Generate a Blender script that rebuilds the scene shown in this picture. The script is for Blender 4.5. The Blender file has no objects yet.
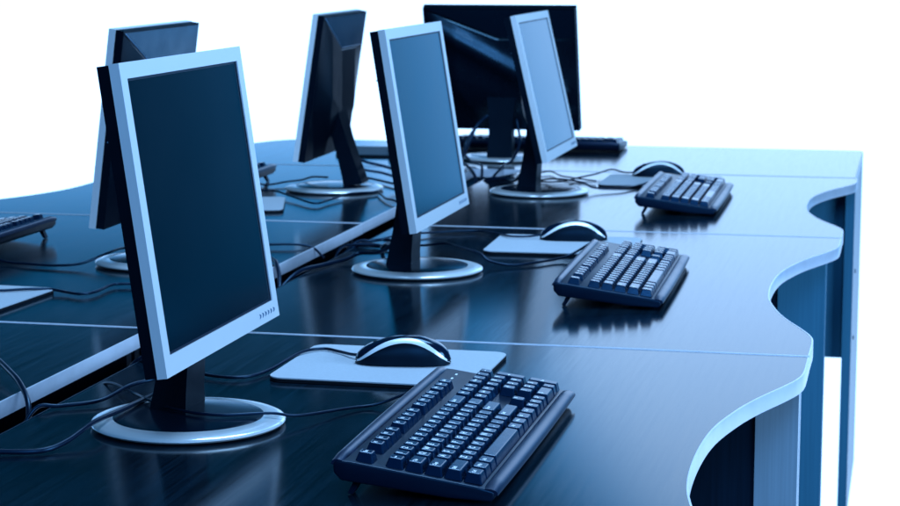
import bpy, bmesh, math, random
from mathutils import Vector, Matrix
random.seed(7)
C = bpy.context.scene.collection
PI = math.pi
T = 0.920                      # height of the nearest desk top above the floor
STEP = 0.0008                  # each desk further away was levelled a touch higher
SLAB = 0.022

# ------------------------------------------------------------------ materials
def nd(nt, t, **kw):
    n = nt.nodes.new(t)
    for k, v in kw.items():
        setattr(n, k, v)
    return n

def mat(name, col, rough=.4, metal=0., spec=.5, coat=0., bump=0., bscale=400., rvar=0., cvar=0., stretch=(1, 1, 1), vscale=30., tint=None):
    m = bpy.data.materials.new(name); m.use_nodes = True
    nt = m.node_tree; b = nt.nodes['Principled BSDF']
    b.inputs['Base Color'].default_value = (*col, 1)
    b.inputs['Roughness'].default_value = rough
    b.inputs['Metallic'].default_value = metal
    b.inputs['Specular IOR Level'].default_value = spec
    b.inputs['Coat Weight'].default_value = coat
    b.inputs['Coat Roughness'].default_value = .1
    if tint: b.inputs['Specular Tint'].default_value = (*tint, 1)
    tc = nd(nt, 'ShaderNodeTexCoord'); mp = nd(nt, 'ShaderNodeMapping')
    mp.inputs['Scale'].default_value = stretch
    nt.links.new(tc.outputs['Object'], mp.inputs['Vector'])
    if rvar or cvar:
        nz = nd(nt, 'ShaderNodeTexNoise'); nz.inputs['Scale'].default_value = vscale; nz.inputs['Detail'].default_value = 6
        nt.links.new(mp.outputs[0], nz.inputs['Vector'])
        if rvar:
            mr = nd(nt, 'ShaderNodeMapRange')
            mr.inputs['From Min'].default_value = .25; mr.inputs['From Max'].default_value = .75
            mr.inputs['To Min'].default_value = max(.02, rough - rvar); mr.inputs['To Max'].default_value = rough + rvar
            nt.links.new(nz.outputs['Fac'], mr.inputs['Value']); nt.links.new(mr.outputs[0], b.inputs['Roughness'])
        if cvar:
            cr = nd(nt, 'ShaderNodeValToRGB')
            cr.color_ramp.elements[0].position = .3; cr.color_ramp.elements[1].position = .7
            cr.color_ramp.elements[0].color = (*[c * (1 - cvar) for c in col], 1)
            cr.color_ramp.elements[1].color = (*[min(1, c * (1 + cvar)) for c in col], 1)
            nt.links.new(nz.outputs['Fac'], cr.inputs['Fac']); nt.links.new(cr.outputs[0], b.inputs['Base Color'])
    if bump:
        n2 = nd(nt, 'ShaderNodeTexNoise'); n2.inputs['Scale'].default_value = bscale; n2.inputs['Detail'].default_value = 4
        nt.links.new(mp.outputs[0], n2.inputs['Vector'])
        bp = nd(nt, 'ShaderNodeBump'); bp.inputs['Strength'].default_value = bump; bp.inputs['Distance'].default_value = .0006
        nt.links.new(n2.outputs['Fac'], bp.inputs['Height']); nt.links.new(bp.outputs[0], b.inputs['Normal'])
    return m

M = {}
NAVY = (.25, .62, 1.)
M['wood'] = mat('dark_wood_laminate', (.002, .008, .015), .135, spec=.27, bump=.005, bscale=14, rvar=.018, cvar=.5, stretch=(30, 1.0, 1), vscale=7, tint=(.55, .8, 1))
M['band'] = mat('pale_edge_band', (.50, .53, .62), .32, cvar=.06, bump=.05, bscale=300)
M['dark_panel'] = mat('dark_panel_laminate', (.004, .012, .026), .5, spec=.3, cvar=.3, stretch=(20, 20, .6), vscale=8, tint=NAVY)  # under-desk shade is put into this colour on the inner panels
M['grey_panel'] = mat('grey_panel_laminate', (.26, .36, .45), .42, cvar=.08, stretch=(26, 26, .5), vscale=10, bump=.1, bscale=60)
M['shaded_panel'] = mat('shaded_panel_laminate', (.05, .20, .32), .7, spec=.08, cvar=.08, stretch=(26, 26, .5), vscale=10, tint=NAVY)  # same laminate as the grey posts, with their shading put into the colour
M['silver'] = mat('silver_painted_plastic', (.66, .69, .74), .34, metal=.15, bump=.04, bscale=900, rvar=.04, vscale=60)
M['ring'] = mat('brushed_silver_ring', (.76, .79, .84), .22, metal=.42, rvar=.04, vscale=50)
M['black'] = mat('black_plastic', (.0008, .0018, .005), .42, spec=.25, bump=.06, bscale=1200, rvar=.05, vscale=25, tint=NAVY)
M['housing'] = mat('satin_black_plastic', (.0010, .0026, .007), .38, spec=.20, rvar=.03, vscale=18, tint=NAVY)
M['trim'] = mat('blue_grey_trim', (.10, .20, .32), .35, metal=.2)
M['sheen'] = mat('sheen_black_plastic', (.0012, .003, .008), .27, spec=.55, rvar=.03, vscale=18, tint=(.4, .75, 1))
M['field'] = mat('gloss_plastic_blue_reflection', (.014, .060, .110), .22, spec=.5, rvar=.04, vscale=18)  # blue base stands in for surroundings reflected in dark gloss
M['gloss'] = mat('glossy_black_plastic', (.002, .006, .014), .18, spec=.45, rvar=.04, vscale=18, tint=NAVY)
M['screen'] = mat('dark_lcd_screen', (.001, .007, .014), .15, spec=.5, rvar=.012, vscale=6, tint=(.5, .8, 1))
M['gasket'] = mat('dark_screen_gasket', (.002, .004, .014), .4, tint=NAVY)
M['kbody'] = mat('keyboard_case_plastic', (.002, .006, .018), .36, spec=.32, bump=.08, bscale=1500, rvar=.03, vscale=40, tint=NAVY)
M['krim'] = mat('keyboard_rim_plastic', (.006, .012, .034), .30, spec=.42, bump=.06, bscale=1800, rvar=.03, vscale=12, tint=(.5, .68, 1))
M['key'] = mat('keycap_plastic', (.002, .012, .036),   .17, spec=.28, bump=.04, bscale=2200, rvar=.04, vscale=60, tint=NAVY)
M['legend'] = mat('white_key_print', (.86, .88, .90), .5)
M['rubber'] = mat('dark_rubber', (.002, .004, .008), .7, spec=.2, bump=.1, bscale=1500)
M['padtop'] = mat('pale_mousepad_cloth', (.40, .44, .50), .62, cvar=.05, vscale=240, bump=.12, bscale=1600)
M['padteal'] = mat('slate_mousepad_cloth', (.012, .055, .09), .5, cvar=.1, vscale=240, bump=.12, bscale=1600)
M['mousetop'] = mat('gloss_dark_mouse_shell', (.002, .006, .020), .17, spec=.5, rvar=.03, vscale=30, tint=(.5, .8, 1))
M['mouseband'] = mat('silver_mouse_stripe', (.80, .82, .86), .25, metal=.15)
M['cable'] = mat('dark_cable_jacket', (.003, .007, .020), .34, spec=.4, rvar=.05, vscale=60, tint=NAVY)
M['print'] = mat('grey_button_print', (.06, .13, .24), .5)
M['steel'] = mat('small_steel_screw', (.03, .06, .10), .3, metal=.5)

# ------------------------------------------------------------------ helpers
def link(name, me, m, parent=None):
    o = bpy.data.objects.new(name, me); C.objects.link(o)
    for k in (m if isinstance(m, (list, tuple)) else [m]):
        if k.name not in [x.name for x in me.materials]:
            me.materials.append(k)
    if parent is not None:
        o.parent = parent
    return o

def obj(name, bm, m, parent=None, smooth=None):
    bmesh.ops.recalc_face_normals(bm, faces=bm.faces[:])
    me = bpy.data.meshes.new(name); bm.to_mesh(me); bm.free()
    if smooth is not None:
        me.shade_smooth()
        try:
            me.set_sharp_from_angle(angle=math.radians(smooth))
        except Exception:
            pass
    return link(name, me, m, parent)

def tag(o, label=None, cat=None, group=None, kind=None):
    if label: o['label'] = label
    if cat: o['category'] = cat
    if group: o['group'] = group
    if kind: o['kind'] = kind
    return o

def thing(name, label, cat, loc, rz=0, group=None):
    o = bpy.data.objects.new(name, None); C.objects.link(o)
    o.location = loc; o.rotation_euler = (0, 0, rz); o.empty_display_size = .05
    return tag(o, label, cat, group)

KIDS = {}
def kids(o):
    return [c for c in C.objects if c.parent is o] if o.name not in KIDS else KIDS[o.name]

def copy_tree(o, parent=None):
    c = o.copy(); C.objects.link(c)
    if parent is not None: c.parent = parent
    for ch in list(o.children):
        copy_tree(ch, c)
    return c

def dup(o, label, loc, rz):
    c = copy_tree(o); c.location = loc; c.rotation_euler = (0, 0, rz); c['label'] = label
    return c

def bev(bm, w, seg=2, ang=25, edges=None):
    if edges is None:
        edges = [e for e in bm.edges if len(e.link_faces) == 2 and e.calc_face_angle(0) > math.radians(ang)]
    bmesh.ops.bevel(bm, geom=edges, offset=w, offset_type='OFFSET', segments=seg, profile=.5, affect='EDGES', clamp_overlap=True)

def box(bm, x0, x1, y0, y1, z0, z1, mi=0):
    v = [bm.verts.new(p) for p in ((x0, y0, z0), (x1, y0, z0), (x1, y1, z0), (x0, y1, z0), (x0, y0, z1), (x1, y0, z1), (x1, y1, z1), (x0, y1, z1))]
    fs = []
    for q in ((3, 2, 1, 0), (4, 5, 6, 7), (0, 1, 5, 4), (1, 2, 6, 5), (2, 3, 7, 6), (3, 0, 4, 7)):
        f = bm.faces.new([v[i] for i in q]); f.material_index = mi; fs.append(f)
    return v

def boxed(x0, x1, y0, y1, z0, z1, b=.001, seg=2):
    bm = bmesh.new(); box(bm, x0, x1, y0, y1, z0, z1)
    if b: bev(bm, b, seg)
    return bm

def prism(bm, pts, z0, z1):
    lo = [bm.verts.new((x, y, z0)) for x, y in pts]; hi = [bm.verts.new((x, y, z1)) for x, y in pts]
    n = len(pts)
    bm.faces.new(lo[::-1]); bm.faces.new(hi)
    for i in range(n):
        j = (i + 1) % n
        bm.faces.new((lo[i], lo[j], hi[j], hi[i]))

def lathe(bm, prof, n=96, closed=True):
    rings = []
    for r, z in prof:
        if r < 1e-6:
            rings.append([bm.verts.new((0, 0, z))])
        else:
            rings.append([bm.verts.new((r * math.cos(2 * PI * i / n), r * math.sin(2 * PI * i / n), z)) for i in range(n)])
    for a, b in zip(rings, rings[1:]):
        for i in range(n):
            j = (i + 1) % n
            if len(a) == 1 and len(b) == 1: continue
            if len(a) == 1: bm.faces.new((a[0], b[i], b[j]))
            elif len(b) == 1: bm.faces.new((a[i], a[j], b[0]))
            else: bm.faces.new((a[i], a[j], b[j], b[i]))

def catmull(pts, sub=8):
    P = [Vector(p) for p in pts]
    P = [P[0] * 2 - P[1]] + P + [P[-1] * 2 - P[-2]]
    out = []
    for i in range(1, len(P) - 2):
        a, b, c, d = P[i - 1:i + 3]
        for k in range(sub):
            t = k / sub
            out.append(.5 * ((2 * b) + (c - a) * t + (2 * a - 5 * b + 4 * c - d) * t * t + (3 * b - a - 3 * c + d) * t ** 3))
    out.append(P[-2].copy())
    return out

def tube(bm, pts, r, n=10, sub=8):
    P = catmull(pts, sub) if sub > 1 else [Vector(p) for p in pts]
    rings = []; up = Vector((0, 0, 1))
    for i, p in enumerate(P):
        t = (P[min(i + 1, len(P) - 1)] - P[max(i - 1, 0)]).normalized()
        s = t.cross(up)
        if s.length < 1e-3: s = t.cross(Vector((1, 0, 0)))
        s.normalize(); u = s.cross(t)
        rings.append([bm.verts.new(p + r * (math.cos(2 * PI * k / n) * s + math.sin(2 * PI * k / n) * u)) for k in range(n)])
    for a, b in zip(rings, rings[1:]):
        for k in range(n):
            bm.faces.new((a[k], a[(k + 1) % n], b[(k + 1) % n], b[k]))
    bm.faces.new(rings[0][::-1]); bm.faces.new(rings[-1])

def cable(parent, pts, r=.0024, name='cable', m=None):
    """pts in world coordinates, z above the nearest desk top"""
    inv = (Matrix.Translation(parent.location) @ Matrix.Rotation(parent.rotation_euler.z, 4, 'Z')).inverted() if parent else Matrix()
    P = [inv @ Vector((p[0], p[1], T + (p[2] if len(p) > 2 else .004))) for p in pts]
    bm = bmesh.new(); tube(bm, P, r)
    return obj(name, bm, m or M['cable'], parent, 180)

# ------------------------------------------------------------------ desks
XG_L, XG_R = -1.150, -1.074    # the two sides of the gap between the rows
WAVE = [(0, .1368), (.085, .1370), (.125, .1425), (.168, .158), (.235, .187), (.30, .209), (.39, .2286), (.5, .2345), (.61, .2286), (.70, .209), (.765, .187), (.832, .158), (.875, .1425), (.915, .1370), (1, .1368)]
def wave_pts(y0, y1):
    flat = [Vector((t, x, 0)) for t, x in WAVE]
    allp = catmull(flat, 8)
    return [(-p.y, y0 + p.x * (y1 - y0)) for p in allp]

def inset(pts, d):
    n = len(pts); out = []
    for i in range(n):
        a, b, c = Vector(pts[i - 1]), Vector(pts[i]), Vector(pts[(i + 1) % n])
        e1 = (b - a).normalized(); e2 = (c - b).normalized()
        n1 = Vector((-e1.y, e1.x)); n2 = Vector((-e2.y, e2.x))     # inward for counter-clockwise outlines
        k = n1 + n2
        k = k / max(.3, k.dot(k)) * 2
        out.append(tuple(b + k * d))
    return out

def area(p):
    return sum(p[i - 1][0] * p[i][1] - p[i][0] * p[i - 1][1] for i in range(len(p))) / 2

def desk_top(t, outline, z):
    if area(outline) < 0: outline = outline[::-1]
    inn = inset(outline, .0028)
    bm = bmesh.new(); prism(bm, inn, z - SLAB + .0005, z - .0003)
    obj('tabletop', bm, M['wood'], t)
    bm = bmesh.new(); n = len(outline)
    lev = [(outline, z - SLAB), (outline, z), (inset(outline, .0027), z), (inset(outline, .0027), z - SLAB)]
    R = [[bm.verts.new((x, y, zz)) for x, y in pl] for pl, zz in lev]
    for a in range(4):
        A, B = R[a], R[(a + 1) % 4]
        for i in range(n):
            j = (i + 1) % n
            bm.faces.new((A[i], A[j], B[j], B[i]))
    eds = [e for e in bm.edges if all(v in set(R[1]) for v in e.verts)]
    bmesh.ops.recalc_face_normals(bm, faces=bm.faces[:])
    bev(bm, .0009, 2, edges=eds)
    for f in bm.faces:
        c = f.calc_center_median()
        if abs(c.x + t.location.x - XG_R) < .006: f.material_index = 1
    obj('edge_band', bm, [M['band'], M['dark_panel']], t, 35)


def rel(t, pts):
    return [(x - t.location.x, y - t.location.y) for x, y in pts]

def leg(t, x0, x1, y0, y1, z1, m, name='leg_post', z0=0):
    L = t.location
    obj(name, boxed(x0 - L.x, x1 - L.x, y0 - L.y, y1 - L.y, z0, z1, min(.0012, (x1 - x0) * .3)), m, t, 40)

def desk(label, y0, y1, z, side, group, cut=None):
    g = .0009
    cx = -.6 if side > 0 else -1.65
    t = thing('office_desk', label, 'desk', (cx, (y0 + y1) / 2, 0), 0, group)
    w = wave_pts(y0 + g, y1 - g)
    if side > 0:
        pts = w + ([(cut[0], y1 - g), (XG_R, cut[1])] if cut else [(XG_R, y1 - g)]) + [(XG_R, y0 + g)]
        f = lambda x: x
    else:
        k = .995 - .137
        f = lambda x: XG_L - .995 + (-.137 - x) * 1.25
        pts = [(f(x), y) for x, y in w] + [(XG_L, y1 - g), (XG_L, y0 + g)]
    desk_top(t, rel(t, pts), z)
    zt = z - SLAB - .0005
    for yy, s in ((y0, 1), (y1, -1)):
        if side > 0 and yy > 5: continue            # this end is carried by the end desk
        ya, yb = sorted((yy + s * .004, yy + s * .030))
        if side > 0:
            q = .017 if yy > 4 else 0
            leg(t, -.2105 - 3 * q, -.1490 - q, ya, yb, zt, M['grey_panel'] if yy < 4 else M['shaded_panel'])  # farther posts take the darker, shaded colour
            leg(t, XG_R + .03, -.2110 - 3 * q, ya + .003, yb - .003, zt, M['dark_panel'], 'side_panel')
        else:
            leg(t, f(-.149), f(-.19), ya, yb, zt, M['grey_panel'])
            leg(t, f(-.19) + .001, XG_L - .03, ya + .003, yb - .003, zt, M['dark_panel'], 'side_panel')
    xm = -.62 if side > 0 else -1.60
    leg(t, xm - .009, xm + .009, y0 + .032, y1 - .032, zt, M['dark_panel'], 'modesty_panel', .08)
    return t

SEAM = [1.700, 2.953, 4.215, 5.345]
ZT = [T, T + STEP, T + 2 * STEP, T + 3 * STEP]
RG, LG = 'wavy desks of the right hand row', 'wavy desks of the left hand row'
desk('nearest dark wavy edged desk carrying the large foreground keyboard', SEAM[0], SEAM[1], ZT[0], 1, RG)
desk('middle dark wavy edged desk of the right row, under the second keyboard', SEAM[1], SEAM[2], ZT[1], 1, RG)
desk('far dark wavy edged desk of the right row, under the smallest right hand keyboard', SEAM[2], SEAM[3], ZT[2], 1, RG, cut=(-1.003, 5.10))
desk('nearest left row desk, bare dark top left of the nearest monitor', SEAM[0], SEAM[1], ZT[0], -1, LG)
desk('left row desk under the leftmost mouse pad and the keyboard cut by the left frame', SEAM[1], SEAM[2], ZT[1], -1, LG)
desk('left row desk under the black backed monitor with the full round base in view', SEAM[2], SEAM[3], ZT[2], -1, LG)

te = thing('end_desk', 'straight edged end desk closing both rows, under the monitor seen squarely from behind', 'desk', (-1., 5.7, 0))
oe = [(-.1420, 5.3462), (-.1420, 6.045), (-.1445, 6.060), (-.152, 6.069), (-.165, 6.072), (-1.74, 6.090), (-1.80, 6.086), (-1.85, 6.074), (-1.895, 6.045), (-1.925, 6.00), (-1.95, 5.94), (-1.985, 5.80), (-2.03, 5.60), (-2.08, 5.45), (-2.11, 5.3462)]
desk_top(te, rel(te, oe), ZT[3])
zt = ZT[3] - SLAB - .0005
leg(te, -.1665, -.1440, 5.356, 6.050, zt, M['shaded_panel'], 'end_panel')
leg(te, -.1438, -.1426, 5.358, 6.048, zt - .001, M['grey_panel'], 'lit_face_sheet', .002)  # added pale sheet: light on the outer face put into its colour
leg(te, -1.93, -1.907, 5.40, 5.95, zt, M['shaded_panel'], 'end_panel')
leg(te, -1.905, -.1672, 5.40, 5.418, zt, M['shaded_panel'], 'modesty_panel', ZT[3] - .485)
for zz in (.655, .475):
    bm = bmesh.new(); lathe(bm, [(0, .004), (.005, .003), (.0062, 0)], 20)
    o = obj('screw', bm, M['steel'], te, 40); o.rotation_euler = (0, PI / 2, 0); o.location = (-.1425 - te.location.x, 5.50 - te.location.y, zz)

# ------------------------------------------------------------------ monitors
PW, PH = .428, .360
def rect_ring(bm, o, i, y0, y1, yi):
    """o, i = (x0, x1, z0, z1) of the outer and inner outline; front y0, back y1, inner lip ends at yi"""
    def r(q, y): return [bm.verts.new(p) for p in ((q[0], y, q[2]), (q[1], y, q[2]), (q[1], y, q[3]), (q[0], y, q[3]))]
    L = [r(o, y1), r(o, y0), r(i, y0), r(i, yi)]
    for a, b in zip(L, L[1:]):
        for k in range(4):
            bm.faces.new((a[k], a[(k + 1) % 4], b[(k + 1) % 4], b[k]))
    bm.faces.new(L[0][::-1]); bm.faces.new(L[3])

def sstep(a, b, x):
    t = max(0, min(1, (x - a) / (b - a))); return t * t * (3 - 2 * t)

def make_monitor(label, loc, rz, fold=0., dark=False):
    t = thing('monitor', label, 'monitor', loc, rz, 'identical silver framed monitors on the desks')
    # round foot: silver rim and a dark inner disc
    bm = bmesh.new()
    lathe(bm, [(0, .001), (.112, .001), (.1185, .0025), (.1205, .0050), (.1195, .0070), (.1165, .0084), (.0960, .0122), (.0940, .0110), (0, .0108)], 128)
    base = obj('base', bm, M['ring'], t, 50)
    bm = bmesh.new(); lathe(bm, [(0, .0132), (.05, .0130), (.088, .0122), (.0932, .0114), (.0932, .0108)], 96)
    obj('base_cap', bm, M['gloss'], base, 50)
    # neck: leaning tapered column
    bm = bmesh.new()
    secs = [(.0115, .033, .036, .024), (.030, .031, .034, .022), (.075, .025, .033, .019), (.13, .018, .036, .017), (.175, .015, .042, .015), (.195, .014, .043, .014)]
    R = []
    for z, yc, hw, hd in secs:
        R.append([bm.verts.new((sx * hw, yc + sy * hd, z)) for sx, sy in ((-1, -1), (1, -1), (1, 1), (-1, 1))])
    for a, b in zip(R, R[1:]):
        for k in range(4): bm.faces.new((a[k], a[(k + 1) % 4], b[(k + 1) % 4], b[k]))
    bm.faces.new(R[0][::-1]); bm.faces.new(R[-1])
    bev(bm, .006, 3, 40)
    obj('neck', bm, M['black'], t, 50)
    def pan(name, bm, m, parent, smooth=40):
        return obj(name, bm, m, parent, smooth)
    w = PW / 2
    bm = bmesh.new(); rect_ring(bm, (-w, w, 0, PH), (-w + .0195, w - .0195, .0235, PH - .0185), 0, .0125, .0035)
    bev(bm, .0018, 3, 40)
    bez = pan('bezel', bm, M['black' if dark else 'silver'], t)
    for k in range(6):
        x = w - .078 + k * .0115; z = .0115
        bm = bmesh.new(); prism(bm, [(x - .0028, z - .003), (x + .0028, z - .0012), (x + .0028, z + .0016), (x - .0022, z + .0034), (x - .0006, z + .0004)], -.0006, .0006)
        bmesh.ops.transform(bm, matrix=Matrix.Rotation(PI / 2, 4, 'X'), verts=bm.verts[:])
        pan('button', bm, M['print'], bez)
    bm = bmesh.new(); rect_ring(bm, (-w + .0196, w - .0196, .0236, PH - .0186), (-w + .0225, w - .0225, .0265, PH - .0215), .0016, .0034, .0026)
    pan('gasket', bm, M['gasket'], bez)
    bm = boxed(-w + .0224, w - .0224, .0022, .0033, .0264, PH - .0214, 0)
    pan('screen', bm, M['screen'], t)
    # black back shell
    bm = boxed(-w + .001, w - .001, .0126, .0275, .001, PH - .001, .002)
    shell = pan('back_shell', bm, M['black'], t)
    # raised rear housing: its upper edge falls from one corner to a level step
    nx, nz = 72, 64
    V = {}; zs = PH - .088; xs = .006
    def line(x):                                # upper boundary of the housing
        return zs + max(0., (x - xs)) / (w - xs) * (PH - .004 - zs)
    bm = bmesh.new(); F0 = .0277
    def height(x, z):
        v = line(x) - z
        h = .0035 * sstep(0, .006, v) + .021 * min(1, max(0, v) / .16) * sstep(-.03, .13, z)
        wz = w - .003 - .075 * (1 - sstep(0, .15, z))
        h *= min(1, max(0, (wz - abs(x)) / .085)) ** .9
        d = (z - (PH - .040 + (x - w) * .56)) * .87  # ridge added so the housing catches a diagonal band of lamp light
        h += fold * math.exp(-(d / .027) ** 2) * sstep(0, .02, v) * sstep(.004, .05, w - abs(x))
        return h
    X = [-w + .003 + (2 * w - .006) * i / nx for i in range(nx + 1)]
    for i, x in enumerate(X):
        top = line(x) - .0005
        for k in range(nz + 1):
            u = k / nz
            z = .006 + (top - .006) * (1 - (1 - u) ** 1.5)
            V[i, k] = bm.verts.new((x, F0 + height(x, z), z))
    for i in range(nx):
        for k in range(nz):
            bm.faces.new((V[i, k], V[i + 1, k], V[i + 1, k + 1], V[i, k + 1]))
    per = [(i, 0) for i in range(nx + 1)] + [(nx, k) for k in range(1, nz + 1)] + [(i, nz) for i in range(nx - 1, -1, -1)] + [(0, k) for k in range(nz - 1, 0, -1)]
    lo = [bm.verts.new((V[p].co.x, .0276, V[p].co.z)) for p in per]
    for a in range(len(per)):
        b = (a + 1) % len(per)
        bm.faces.new((V[per[a]], V[per[b]], lo[b], lo[a]))
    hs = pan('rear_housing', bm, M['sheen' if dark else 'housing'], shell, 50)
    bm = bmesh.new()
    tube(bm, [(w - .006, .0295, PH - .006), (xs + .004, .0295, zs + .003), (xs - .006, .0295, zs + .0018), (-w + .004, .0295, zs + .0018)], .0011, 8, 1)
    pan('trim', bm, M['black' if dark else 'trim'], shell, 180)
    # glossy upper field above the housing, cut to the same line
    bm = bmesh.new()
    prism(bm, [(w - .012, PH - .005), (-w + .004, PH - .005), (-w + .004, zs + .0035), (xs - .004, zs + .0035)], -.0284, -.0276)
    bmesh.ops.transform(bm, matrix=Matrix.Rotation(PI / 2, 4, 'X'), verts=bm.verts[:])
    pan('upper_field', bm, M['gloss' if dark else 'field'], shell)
    if dark:
        bm = bmesh.new()
        for r in range(2):
            for k in range(9):
                x = .118 - k * .0052; z = PH - .060 - .0062 * r - k * .0030
                y = F0 + height(x, z)
                box(bm, x - .0007, x + .0007, y - .001, y + .0004, z - .0007, z + .0007)
        pan('vent', bm, M['silver'], hs)
    return t

MON = [('silver framed monitor nearest the camera, with a dark unlit screen', (-.868, 2.352, T), PI / 2, 8, .094, 1.017, .043, -.038),
       ('silver framed monitor in the middle of the right row, mid blue screen', (-.880, 3.600, ZT[1]), PI / 2, 9, .097, .988, .022, -.046),
       ('silver framed monitor with the palest screen, in front of the monitor seen squarely from behind', (-.880, 4.845, ZT[2]), PI / 2, 13, .093, .968, .035, -.052),
       ('black backed monitor mostly hidden behind the nearest monitor', (-1.374, 3.585, ZT[1]), math.radians(-88.0), 7.5, .096, .985, .015, -.052),
       ('black backed monitor on a slanted neck, standing clear on the left row desk', (-1.382, 4.800, ZT[2]), math.radians(-88.2), 8.6, .090, .968, 0, -.046),
       ('large dark monitor seen squarely from behind on the end desk', (-1.123, 5.615, ZT[3]), PI, 17, .088, 1.0, 0, -.050)]
def head(o, tilt, lift, sz, dx, dy):
    rear = o.rotation_euler.z < 0
    for c in o.children:
        n = c.name.split('.')[0]
        if n in ('bezel', 'screen', 'back_shell'):
            c.matrix_local = Matrix.Translation((dx, dy, lift)) @ Matrix.Rotation(-math.radians(tilt), 4, 'X') @ Matrix.Diagonal((1, 1, sz, 1))
        elif n == 'neck':
            c.location = (dx * 1.15, 0, 0)
            if rear: c.location.y = .024; c.rotation_euler = (math.radians(9), 0, 0)
m0 = make_monitor(*MON[0][:3])
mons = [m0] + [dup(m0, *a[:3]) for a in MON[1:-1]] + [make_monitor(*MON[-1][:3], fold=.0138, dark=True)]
for o, a in zip(mons, MON): head(o, *a[3:])

# ------------------------------------------------------------------ keyboards
U = .0218
UV = .0217
glyph_cache = {}
def glyph(s):
    if s in glyph_cache: return glyph_cache[s]
    cu = bpy.data.curves.new('g', 'FONT'); cu.body = s; cu.size = 1.0; cu.align_x = 'LEFT'; cu.resolution_u = 2; cu.offset = .035
    o = bpy.data.objects.new('g', cu); C.objects.link(o)
    dg = bpy.context.evaluated_depsgraph_get(); dg.update()
    me = o.evaluated_get(dg).to_mesh()
    vs = [tuple(v.co) for v in me.vertices]; fs = [tuple(p.vertices) for p in me.polygons]
    o.evaluated_get(dg).to_mesh_clear()
    bpy.data.objects.remove(o); bpy.data.curves.remove(cu)
    glyph_cache[s] = (vs, fs); return vs, fs

def key_mesh(wu, s, hu=1.0, big=True):
    """one keycap: tapered, dished, with its printed character"""
    bm = bmesh.new()
    hw, hd = wu * U / 2 - .0007, hu * UV / 2 - .0006
    tx, ty, sh, H = .0031, .0031, .0006, .0108
    lo = [bm.verts.new((sx * hw, sy * hd, 0)) for sx, sy in ((-1, -1), (1, -1), (1, 1), (-1, 1))]
    hi = [bm.verts.new((sx * (hw - tx), sy * (hd - ty) + sh, H)) for sx, sy in ((-1, -1), (1, -1), (1, 1), (-1, 1))]
    bm.faces.new(lo[::-1]); bm.faces.new(hi)
    for k in range(4): bm.faces.new((lo[k], lo[(k + 1) % 4], hi[(k + 1) % 4], hi[k]))
    bmesh.ops.recalc_face_normals(bm, faces=bm.faces[:])
    bev(bm, .0014, 2, 20, [e for e in bm.edges if any(v in hi for v in e.verts)])
    if s:
        vs, fs = glyph(s)
        sc = .0096 if len(s) == 1 else .0058
        xs = [v[0] for v in vs]; x0 = min(xs)
        x_ = -hw + tx + .0016
        y_ = -.0012 + (.0008 if len(s) > 1 else 0)
        vv = [bm.verts.new((x_ + (v[0] - x0) * sc, y_ + v[1] * sc, H + .00012)) for v in vs]
        for f in fs:
            try:
                fc = bm.faces.new([vv[i] for i in f]); fc.material_index = 1
            except ValueError: pass
    for f in bm.faces:
        f.smooth = False
    me = bpy.data.meshes.new('key'); bm.to_mesh(me); bm.free()
    me.materials.append(M['key']); me.materials.append(M['legend'])
    return me

def layout():
    """(x, y, width, height, print) in key units, x from the left, y from the front row upwards"""
    K = []
    def row(y, x, items):
        for it in items:
            if isinstance(it, (int, float)): x += it; continue
            s, w = it if isinstance(it, tuple) else (it, 1)
            K.append((x + w / 2, y, w, 1, s)); x += w
    row(5.55, 0, ['Esc', 1, 'F1', 'F2', 'F3', 'F4', .5, 'F5', 'F6', 'F7', 'F8', .5, 'F9', 'F10', 'F11', 'F12', .25, 'Prt', 'Scr', 'Brk'])
    row(4.0, 0, ['~', '1', '2', '3', '4', '5', '6', '7', '8', '9', '0', '-', '=', ('Back', 2), .25, 'Ins', 'Hm', 'Up', .25, 'Num', '/', '*', '-'])
    row(3.0, 0, [('Tab', 1.5), 'Q', 'W', 'E', 'R', 'T', 'Y', 'U', 'I', 'O', 'P', '[', ']', ('\\', 1.5), .25, 'Del', 'End', 'Dn', .25, '7', '8', '9'])
    row(2.0, 0, [('Caps', 1.75), 'A', 'S', 'D', 'F', 'G', 'H', 'J', 'K', 'L', ';', "'", ('Enter', 2.25), 3.5, '4', '5', '6'])
    row(1.0, 0, [('Shift', 2.25), 'Z', 'X', 'C', 'V', 'B', 'N', 'M', ',', '.', '/', ('Shift', 2.75), 1.25, '^', 1.25, '1', '2', '3'])
    row(0.0, 0, [('Ctrl', 1.25), ('Win', 1.25), ('Alt', 1.25), ('', 6.25), ('Alt', 1.25), ('Win', 1.25), ('=', 1.25), ('Ctrl', 1.25), .25, '<', 'v', '>', .25, ('0', 2), '.'])
    K.append((22 , 2.5, 1, 2, '+')); K.append((22, .5, 1, 2, 'Ent'))
    return K

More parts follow.
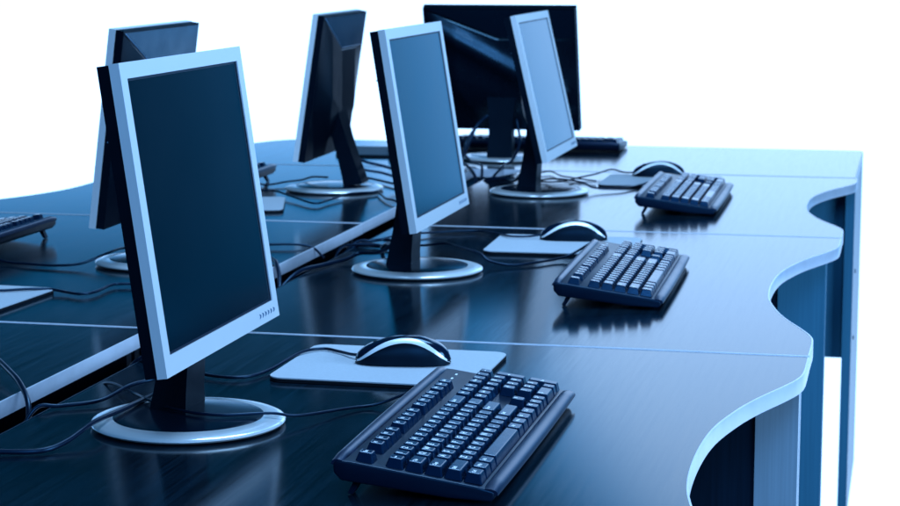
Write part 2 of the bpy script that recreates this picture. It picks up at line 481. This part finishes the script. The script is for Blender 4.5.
KL, KD, KT = .506, .181, math.radians(7.6)     # length, depth, slope on the feet
def make_keyboard(label, loc, rz):
    """origin under the middle of the front edge; length along x, rear towards +y"""
    t = thing('keyboard', label, 'keyboard', loc, rz, 'black full size keyboards on the desks')
    rot = Matrix.Translation((0, 0, .0035)) @ Matrix.Rotation(KT, 4, 'X')
    h = KL / 2
    bm = bmesh.new()
    prof = [(.004, .000), (.001, .004), (.001, .0108), (.004, .0125), (.022, .0140), (KD - .020, .0150), (KD - .004, .0140), (KD - .001, .010), (KD - .003, .000), (KD - .012, -.0075), (.05, -.0045)]
    A = [bm.verts.new((-h, y, z)) for y, z in prof]; B = [bm.verts.new((h, y, z)) for y, z in prof]
    bm.faces.new(A); bm.faces.new(B[::-1])
    for i in range(len(prof)):
        j = (i + 1) % len(prof); bm.faces.new((A[i], B[i], B[j], A[j]))
    bmesh.ops.recalc_face_normals(bm, faces=bm.faces[:])
    bev(bm, .0022, 3, 40)
    bmesh.ops.transform(bm, matrix=rot, verts=bm.verts[:])
    case = obj('case', bm, M['kbody'], t, 40)
    def rim(y0, y1, top, bow, name):
        bm = bmesh.new(); n = 28; R = []
        for i in range(n + 1):
            x = -h + .001 + (2 * h - .002) * i / n
            s = 1 - (2 * i / n - 1) ** 2
            e = 1 - .35 * max(0, abs(2 * i / n - 1) - .96) / .04
            yb = y1 + (bow * s if bow > 0 else 0); ya = y0 + (bow * s if bow < 0 else 0)
            sec = []
            for k in range(13):
                a = PI * k / 12
                yy = (ya + yb) / 2 - math.cos(a) * (yb - ya) / 2
                sec.append(bm.verts.new((x, yy, .0085 + (top - .0085) * e * max(0, math.sin(a)) ** .62)))
            R.append(sec)
        for a, b in zip(R, R[1:]):
            for k in range(12): bm.faces.new((a[k], b[k], b[k + 1], a[k + 1]))
        for r in (R[0], R[-1]): bm.faces.new(r)
        bmesh.ops.transform(bm, matrix=rot, verts=bm.verts[:])
        return obj(name, bm, M['krim'], t, 50)
    rim(-.003, .0145, .0172, -.002, 'palm_rim')
    rim(KD - .0135, KD + .001, .0188, .002, 'rear_rim')
    for sx in (-1, 1):
        bm = bmesh.new()
        prism(bm, [(KD - .034, .0190), (KD - .026, .0205), (KD - .0165, .0015), (KD - .0185, .0004), (KD - .0225, .0004)], -.006, .006)
        bev(bm, .0012, 2, 40)
        bmesh.ops.transform(bm, matrix=Matrix.Translation((sx * (h - .020), 0, 0)) @ Matrix(((0, 0, 1, 0), (1, 0, 0, 0), (0, 1, 0, 0), (0, 0, 0, 1))), verts=bm.verts[:])
        obj('foot', bm, M['kbody'], t, 40)
    kx0 = -22.5 * U / 2; ky0 = .0272
    cache = {}
    K = layout()
    # what shows smallest in the picture goes last
    K.sort(key=lambda q: q[0] + (.2 * q[1]))
    extra = bmesh.new()
    for i, (x, y, w_, h_, s) in enumerate(K):
        key = (w_, h_, s)
        if key not in cache: cache[key] = key_mesh(w_, s, h_)
        mtx = rot @ Matrix.Translation((kx0 + x * U, ky0 + y * UV, .0146))
        if i < 100:
            o = bpy.data.objects.new('key', cache[key]); C.objects.link(o); o.parent = t; o.matrix_local = mtx
        else:
            tmp = cache[key].copy(); tmp.transform(mtx); extra.from_mesh(tmp); bpy.data.meshes.remove(tmp)
    if len(extra.verts):
        me = bpy.data.meshes.new('keys'); extra.to_mesh(me); extra.free()
        me.materials.append(M['key']); me.materials.append(M['legend'])
        o = bpy.data.objects.new('remaining_keys', me); C.objects.link(o); o.parent = t; o['kind'] = 'stuff'
    for k in range(3):
        bm = boxed(-.0035, .0035, -.0012, .0012, 0, .0006, .0003)
        bmesh.ops.transform(bm, matrix=rot @ Matrix.Translation((kx0 + (19.2 + k * 1.15) * U, ky0 + 5.7 * UV, .0150)), verts=bm.verts[:])
        obj('indicator', bm, M['legend'], t)
    return t

KB = [('large black keyboard in sharp focus in the foreground, beside the wavy desk edge', (-.421, 2.314, T), PI / 2),
      ('black keyboard on the middle right hand desk, second from the camera', (-.400, 3.535, ZT[1]), math.radians(91.3)),
      ('black keyboard on the far right hand desk, in front of the third mouse', (-.426, 4.742, ZT[2]), math.radians(90.8)),
      ('dark keyboard cut off by the left edge of the photo', (-1.885, 3.620, ZT[1]), -PI / 2),
      ('dark keyboard end peeking out just right of the nearest monitor', (-1.757, 4.700, ZT[2]), -PI / 2),
      ('dark keyboard beyond the monitor seen squarely from behind, near the far desk edge', (-1.085, 6.050, ZT[3]), PI)]
k0 = make_keyboard(*KB[0])
kbs = [k0] + [dup(k0, *a) for a in KB[1:]]
for c in list(kbs[5].children):                  # the far keyboard lies flat, its feet folded in
    if c.name.startswith('foot'): bpy.data.objects.remove(c)
kbs[5].rotation_euler = (-math.radians(5.0), 0, PI)

# ------------------------------------------------------------------ mouse pads and mice
def rrect(w, d, r, n=7):
    out = []
    for cx_, cy_, a0 in ((w / 2 - r, -d / 2 + r, -PI / 2), (w / 2 - r, d / 2 - r, 0), (-w / 2 + r, d / 2 - r, PI / 2), (-w / 2 + r, -d / 2 + r, PI)):
        for k in range(n + 1):
            a = a0 + PI / 2 * k / n
            out.append((cx_ + r * math.cos(a), cy_ + r * math.sin(a)))
    return out

def make_pad(label, loc, rz, top='padtop', w=.290, d=.245):
    t = thing('mouse_pad', label, 'mouse pad', loc, rz, 'mouse pads under the mice')
    bm = bmesh.new(); prism(bm, rrect(w, d, .022), .0004, .0048); obj('foam_base', bm, M['rubber'], t, 40)
    bm = bmesh.new(); prism(bm, rrect(w - .0006, d - .0006, .0217), .0049, .0066); bev(bm, .0005, 2, 50); obj('cloth_top', bm, M[top], t, 40)
    return t
p0 = make_pad('pale mouse pad behind the large foreground keyboard', (-.707, 2.735, T), 0)
dup(p0, 'pale mouse pad beside the base of the middle right row monitor', (-.668, 3.958, ZT[1]), math.radians(2))
dup(p0, 'pale mouse pad seen almost edge on beside the farthest right row keyboard', (-.618, 5.122, ZT[2]), 0)
dup(p0, 'pale mouse pad cut off by the left edge of the photo', (-1.580, 3.125, ZT[1]), math.radians(-3))
dup(p0, 'pale mouse pad corner showing just right of the nearest monitor', (-1.545, 4.425, ZT[2]), math.radians(16))
make_pad('dark slate mouse pad at the far end, beside the free standing black backed monitor', (-1.470, 5.712, ZT[3]), math.radians(4), 'padteal')

def make_mouse(label, loc, rz):
    """length along y, cable end at +y"""
    t = thing('mouse', label, 'mouse', loc, rz, 'dark computer mice with a silver stripe')
    L = .136
    def P(tt, ph, off=0.):
        tt = max(.0, min(1., tt))
        e = max(1e-4, 1 - abs(2 * tt - 1) ** 2.6)
        hw = (.0315 - .0035 * math.sin(PI * tt)) * e ** .5 + off
        H = (.0385 * (math.sin(PI * (tt ** .80)) ** (.50 if tt < .42 else .40)) if 0 < tt < 1 else 0) + off
        H = max(H, .0015)
        c, s = math.cos(ph), math.sin(ph)
        x = hw * (abs(c) ** .72) * (1 if c >= 0 else -1)
        z = .0012 + H * (abs(s) ** .80)
        return (x, (tt - .5) * L, z)
    def lo(tt): return .18 + .70 * math.sin(PI * min(1, max(0, (tt - .02) / .92))) ** 1.0
    def up(tt): return min(lo(tt) + .13 + .24 * math.sin(PI * tt), 1.46)
    def strip(name, fa, fb, m, off, n=44, q=10, sym=True, t0=.004, t1=.996):
        bm = bmesh.new()
        for sgn in ((1, -1) if sym else (1,)):
            G = []
            for i in range(n + 1):
                tt = t0 + (t1 - t0) * i / n
                a, b = fa(tt), fb(tt)
                row = []
                for k in range(q + 1):
                    p = P(tt, a + (b - a) * k / q, off)
                    row.append(bm.verts.new((p[0] * sgn, p[1], p[2])))
                G.append(row)
            for a, b in zip(G, G[1:]):
                for k in range(q): bm.faces.new((a[k], b[k], b[k + 1], a[k + 1]))
        return obj(name, bm, m, t, 60)
    strip('top_shell', lambda u: up(u), lambda u: PI - up(u), M['mousetop'], .0003, q=24, sym=False)
    strip('silver_stripe', lo, up, M['mouseband'], .0006, t0=.03, t1=.97)
    strip('lower_shell', lambda u: 0, lo, M['black'], 0)
    bm = bmesh.new(); prism(bm, [(x * .92, y * .97) for x, y in [(P(i / 24, 0)[0], P(i / 24, 0)[1]) for i in range(1, 24)] + [(-P(i / 24, 0)[0], P(i / 24, 0)[1]) for i in range(23, 0, -1)]], .0002, .0016)
    obj('sole', bm, M['rubber'], t)
    bm = bmesh.new(); lathe(bm, [(0, -.003), (.0085, -.003), (.0098, -.0015), (.0098, .0015), (.0085, .003), (0, .003)], 28)
    bmesh.ops.transform(bm, matrix=Matrix.Translation((0, .036, .0225)) @ Matrix.Rotation(PI / 2, 4, 'Y'), verts=bm.verts[:])
    obj('wheel', bm, M['rubber'], t, 50)
    return t
PADZ = .0067
MI = [('dark mouse with silver stripe behind the foreground keyboard', (-.692, 2.745, T + PADZ), math.radians(98)),
      ('dark mouse with silver stripe behind the middle right hand keyboard', (-.660, 4.022, ZT[1] + PADZ), math.radians(97)),
      ('dark mouse partly hidden behind the farthest right row keyboard', (-.636, 5.215, ZT[2] + PADZ), math.radians(96)),
      ('mouse on the pad cut off by the left edge, only its cable in view', (-1.640, 3.125, ZT[1] + PADZ), math.radians(-88)),
      ('small dark mouse on the slate mouse pad at the far end', (-1.455, 5.740, ZT[3] + PADZ), math.radians(180))]
mi0 = make_mouse(*MI[0])
mice = [mi0] + [dup(mi0, *a) for a in MI[1:]]

# ------------------------------------------------------------------ cables (each belongs to the thing it leads to)
b = .0165
cable(kbs[0], [(-.600, 2.500, .030), (-.659, 2.491, .006), (-.692, 2.465), (-.735, 2.385, .010), (-.765, 2.362, b), (-.815, 2.340, b), (-.855, 2.342, b), (-.905, 2.368, b), (-.945, 2.405, b), (-.985, 2.46, .011), (-1.05, 2.54), (-1.10, 2.59, -.02)], .0019)
cable(mice[0], [(-.748, 2.746, .016), (-.772, 2.765, .012), (-.800, 2.792, .010), (-.828, 2.806, .010), (-.851, 2.769, .010), (-.866, 2.671, .004), (-.884, 2.618), (-.926, 2.615), (-.990, 2.65), (-1.06, 2.70), (-1.10, 2.72, -.02)], .0022)
cable(mons[0], [(-.895, 2.475, .09), (-.925, 2.485, .035), (-.945, 2.44, b), (-.951, 2.345, b), (-.956, 2.262, .018), (-.966, 2.200, .008), (-.984, 2.166), (-1.029, 2.152), (-1.054, 2.150), (-1.09, 2.142, -.005), (-1.105, 2.13, -.06)], .0032)
cable(mons[0], [(-.90, 2.50, .085), (-.94, 2.53, .03), (-.978, 2.524, b), (-1.000, 2.487, .014), (-1.017, 2.427, .006), (-1.058, 2.394), (-1.085, 2.376, .002), (-1.108, 2.35, -.05)], .0026)
cable(mons[0], [(-.90, 2.52, .08), (-.96, 2.62, .02), (-1.02, 2.70, .006), (-1.07, 2.71), (-1.10, 2.70, -.03)], .0035)
tc = tag(cable(None, [(-1.34, 2.72, .030), (-1.290, 2.665, .022), (-1.245, 2.60, .020), (-1.195, 2.535, .017), (-1.150, 2.475, .012), (-1.118, 2.43, -.006), (-1.108, 2.40, -.05)], .0038, 'loose_cable'), 'thick dark cable bending over the pale desk edge at the left of the photo', 'cable')
s1 = STEP
cable(kbs[1], [(-.590, 3.80, .034), (-.635, 3.785, .008 + s1), (-.686, 3.709, .006), (-.722, 3.676, .006), (-.762, 3.680, .012), (-.785, 3.70, .0225), (-.839, 3.770, .0225), (-.877, 3.815, .0225), (-.92, 3.83, .015), (-1.0, 3.86, .007), (-1.09, 3.86, .004), (-1.11, 3.84, -.03)])
cable(mice[1], [(-.718, 4.015, .018), (-.749, 4.012, .013), (-.788, 4.013, .012), (-.822, 4.060, .010), (-.872, 4.116, .006), (-.912, 4.107, .006), (-.949, 4.083, .006), (-1.03, 4.0, .006), (-1.10, 3.97, -.02)], .0022)
cable(mons[1], [(-.905, 3.68, .09), (-.94, 3.70, .035), (-.985, 3.78, .022), (-1.004, 3.822, .007), (-1.02, 3.86, .006), (-1.07, 3.87, .004), (-1.106, 3.84, -.03)], .0042)
cable(mons[1], [(-.905, 3.70, .085), (-.95, 3.80, .02), (-1.0, 3.914, .007), (-1.03, 3.945, .007), (-1.055, 3.923, .006), (-1.084, 3.918, .003), (-1.11, 3.89, -.03)], .0032)
cable(mons[1], [(-.90, 3.66, .09), (-.955, 3.66, .03), (-1.016, 3.70, .015), (-1.035, 3.66, .008), (-1.06, 3.60, .006), (-1.085, 3.52, .003), (-1.11, 3.46, -.03)], .0038)
s2 = 2 * STEP
cable(kbs[2], [(-.590, 5.00, .036), (-.653, 4.998, .010), (-.696, 4.926, .008), (-.755, 4.895, .012), (-.785, 4.90, .024), (-.864, 4.960, .024), (-.93, 5.02, .010), (-1.03, 5.06, .008), (-1.10, 5.06, -.02)])
cable(mice[2], [(-.690, 5.212, .018), (-.726, 5.235, .014), (-.768, 5.280, .016), (-.796, 5.200, .012), (-.831, 5.144, .008), (-.861, 5.044, .008), (-.92, 5.03, .008), (-1.02, 5.09, .008), (-1.10, 5.10, -.02)], .0022)
cable(mons[2], [(-.91, 4.92, .09), (-.945, 5.02, .02), (-.960, 5.18, .008), (-.930, 5.272, .008), (-.884, 5.175, .008), (-.846, 5.135, .008), (-.777, 5.075, .008)], .002)
cable(mons[2], [(-.91, 4.92, .09), (-.96, 4.98, .02), (-1.0, 5.05, .009), (-1.05, 5.07, .007), (-1.10, 5.08, -.03)], .0042)
# left hand row
cable(kbs[3], [(-1.705, 3.55, .030), (-1.665, 3.512, .008), (-1.594, 3.490, .006), (-1.532, 3.486, .006), (-1.492, 3.500, .010), (-1.463, 3.545, .0225), (-1.455, 3.623, .0225), (-1.42, 3.72, .010), (-1.30, 3.80, .006), (-1.17, 3.84, .006), (-1.13, 3.85, -.02)])
cable(mice[3], [(-1.578, 3.128, .018), (-1.532, 3.160, .012), (-1.504, 3.172, .011), (-1.462, 3.199, .011), (-1.436, 3.221, .008), (-1.404, 3.212, .006), (-1.371, 3.198, .006), (-1.354, 3.223, .006), (-1.354, 3.299, .006), (-1.331, 3.315, .006), (-1.25, 3.34, .006), (-1.17, 3.38, .006), (-1.128, 3.39, -.03)], .0024)
cable(kbs[4], [(-1.58, 4.72, .034), (-1.560, 4.794, .010), (-1.525, 4.870, .010), (-1.490, 4.885, .014), (-1.455, 4.86, .025), (-1.41, 4.84, .027)])
cable(mons[4], [(-1.350, 4.80, .085), (-1.33, 4.86, .03), (-1.352, 4.90, .0245), (-1.335, 4.956, .014), (-1.310, 4.964, .008), (-1.262, 4.907, .008), (-1.20, 4.84, .008), (-1.15, 4.80, .008), (-1.12, 4.78, -.03)], .003)
cable(mons[4], [(-1.372, 4.82, .135), (-1.360, 4.83, .105), (-1.350, 4.85, .083), (-1.325, 4.88, .064), (-1.285, 4.90, .052), (-1.245, 4.92, .038), (-1.160, 4.95, .012), (-1.12, 4.96, -.03)], .0038)
cable(mons[4], [(-1.374, 4.81, .130), (-1.368, 4.82, .095), (-1.357, 4.84, .068), (-1.330, 4.87, .046), (-1.285, 4.89, .036), (-1.245, 4.90, .024), (-1.165, 4.92, .009), (-1.125, 4.93, -.03)], .0034)
cable(mons[4], [(-1.525, 4.665, .012), (-1.487, 4.655, .012), (-1.420, 4.575, .010), (-1.337, 4.476, .008), (-1.321, 4.557, .008), (-1.305, 4.660, .010), (-1.26, 4.72, .008), (-1.254, 4.730, .008), (-1.201, 4.604, .008), (-1.160, 4.548, .007), (-1.13, 4.53, -.03)], .0024)
cable(mons[3], [(-1.35, 3.64, .09), (-1.31, 3.66, .02), (-1.22, 3.70, .007), (-1.171, 3.640, .007), (-1.146, 3.590, .005), (-1.125, 3.54, -.02), (-1.115, 3.50, -.06)], .004)
# far end
cable(mons[5], [(-1.155, 5.555, .13), (-1.185, 5.545, .10), (-1.198, 5.52, .06), (-1.205, 5.48, .03), (-1.195, 5.40, .011), (-1.165, 5.335, .010), (-1.125, 5.25, -.01), (-1.11, 5.20, -.05)], .0045)
cable(mons[5], [(-1.165, 5.56, .12), (-1.20, 5.55, .08), (-1.215, 5.52, .035), (-1.185, 5.46, .012), (-1.15, 5.40, .010), (-1.125, 5.335, .008), (-1.115, 5.28, -.03)], .0035)
cable(mons[5], [(-1.075, 5.56, .12), (-1.060, 5.53, .06), (-1.065, 5.46, .018), (-1.075, 5.40, .010), (-1.070, 5.335, .008), (-1.078, 5.25, -.01), (-1.085, 5.18, -.05)], .0038)

# ------------------------------------------------------------------ light
W = bpy.data.worlds.new('World'); bpy.context.scene.world = W; W.use_nodes = True
nt = W.node_tree; nt.nodes.clear()
def mth(op, a, b_=None, clamp=False):
    n = nt.nodes.new('ShaderNodeMath'); n.operation = op; n.use_clamp = clamp
    for i, v in enumerate((a, b_)):
        if v is None: continue
        if isinstance(v, (int, float)): n.inputs[i].default_value = v
        else: nt.links.new(v, n.inputs[i])
    return n.outputs[0]
def ss(v, a, b_):
    n = nt.nodes.new('ShaderNodeMapRange'); n.interpolation_type = 'SMOOTHSTEP'; n.clamp = True
    for k, q in (('Value', v), ('From Min', a), ('From Max', b_)):
        if isinstance(q, (int, float)): n.inputs[k].default_value = q
        else: nt.links.new(q, n.inputs[k])
    return n.outputs[0]
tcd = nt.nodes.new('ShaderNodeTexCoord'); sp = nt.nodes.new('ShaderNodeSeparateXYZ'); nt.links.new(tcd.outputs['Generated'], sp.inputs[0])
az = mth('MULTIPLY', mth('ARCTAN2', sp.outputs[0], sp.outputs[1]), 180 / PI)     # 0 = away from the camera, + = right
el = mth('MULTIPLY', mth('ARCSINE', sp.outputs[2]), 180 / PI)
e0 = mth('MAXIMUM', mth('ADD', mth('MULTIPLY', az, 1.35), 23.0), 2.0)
env_glow = mth('MULTIPLY', mth('SUBTRACT', 1, ss(mth('SUBTRACT', el, e0), 0, 9)), mth('SUBTRACT', 1, ss(az, 6, 23)))  # bright zone put into the world for desk and screen reflections
env_glow = mth('MULTIPLY', env_glow, ss(az, -75, -55))
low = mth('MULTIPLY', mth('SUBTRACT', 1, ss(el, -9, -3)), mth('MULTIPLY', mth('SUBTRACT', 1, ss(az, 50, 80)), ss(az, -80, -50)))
tot = mth('MAXIMUM', env_glow, low)
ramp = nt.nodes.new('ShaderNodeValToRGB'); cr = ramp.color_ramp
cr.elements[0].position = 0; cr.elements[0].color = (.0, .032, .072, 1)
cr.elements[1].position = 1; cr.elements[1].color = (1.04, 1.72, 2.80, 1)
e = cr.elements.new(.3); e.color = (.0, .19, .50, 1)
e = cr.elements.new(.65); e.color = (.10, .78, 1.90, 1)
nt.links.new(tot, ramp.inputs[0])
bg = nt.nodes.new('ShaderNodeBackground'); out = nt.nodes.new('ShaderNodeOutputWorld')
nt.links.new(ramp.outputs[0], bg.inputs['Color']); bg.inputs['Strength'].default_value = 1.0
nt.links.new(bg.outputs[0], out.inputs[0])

def lamp(name, loc, target, size, sizey, power, col):
    L = bpy.data.lights.new(name, 'AREA'); L.shape = 'RECTANGLE'; L.size = size; L.size_y = sizey; L.energy = power; L.color = col
    o = bpy.data.objects.new(name, L); C.objects.link(o); o.location = loc
    o.rotation_euler = (Vector(target) - Vector(loc)).to_track_quat('-Z', 'Y').to_euler()
    return o
lamp('softbox_lamp', (2.7, 1.9, T + 1.15), (-.9, 3.1, T + .2), 2.2, 1.3, 176, (.34, .62, 1.0))
lamp('overhead_lamp', (-.6, 3.6, T + 2.6), (-.8, 3.7, T), 1.4, 1.4, 112, (.34, .63, 1.0))
lamp('front_softbox_lamp', (.3, -.9, T + 1.9), (-1., 3.6, T + .2), 1.5, 1.0, 90, (.20, .50, 1.0))

# ------------------------------------------------------------------ camera
cam = bpy.data.cameras.new('camera'); co = bpy.data.objects.new('camera', cam); C.objects.link(co)
R = ((.975117, -.032492, -.219296), (.221690, .142919, .964587), (0, .989201, -.146566))
cam.sensor_width = 36; cam.lens = 36 * 2045 / 900; cam.clip_end = 200; cam.clip_start = .05
mw = Matrix(((R[0][0], R[0][1], -R[0][2], 0), (R[1][0], R[1][1], -R[1][2], 0), (R[2][0], R[2][1], -R[2][2], T + .5832), (0, 0, 0, 1)))
co.matrix_world = mw
cam.dof.use_dof = True; cam.dof.focus_distance = 2.45; cam.dof.aperture_fstop = 15
S = bpy.context.scene; S.camera = co
S.view_settings.view_transform = 'Standard'; S.view_settings.look = 'None'; S.view_settings.exposure = 0; S.view_settings.gamma = 1
S.cycles.max_bounces = 8
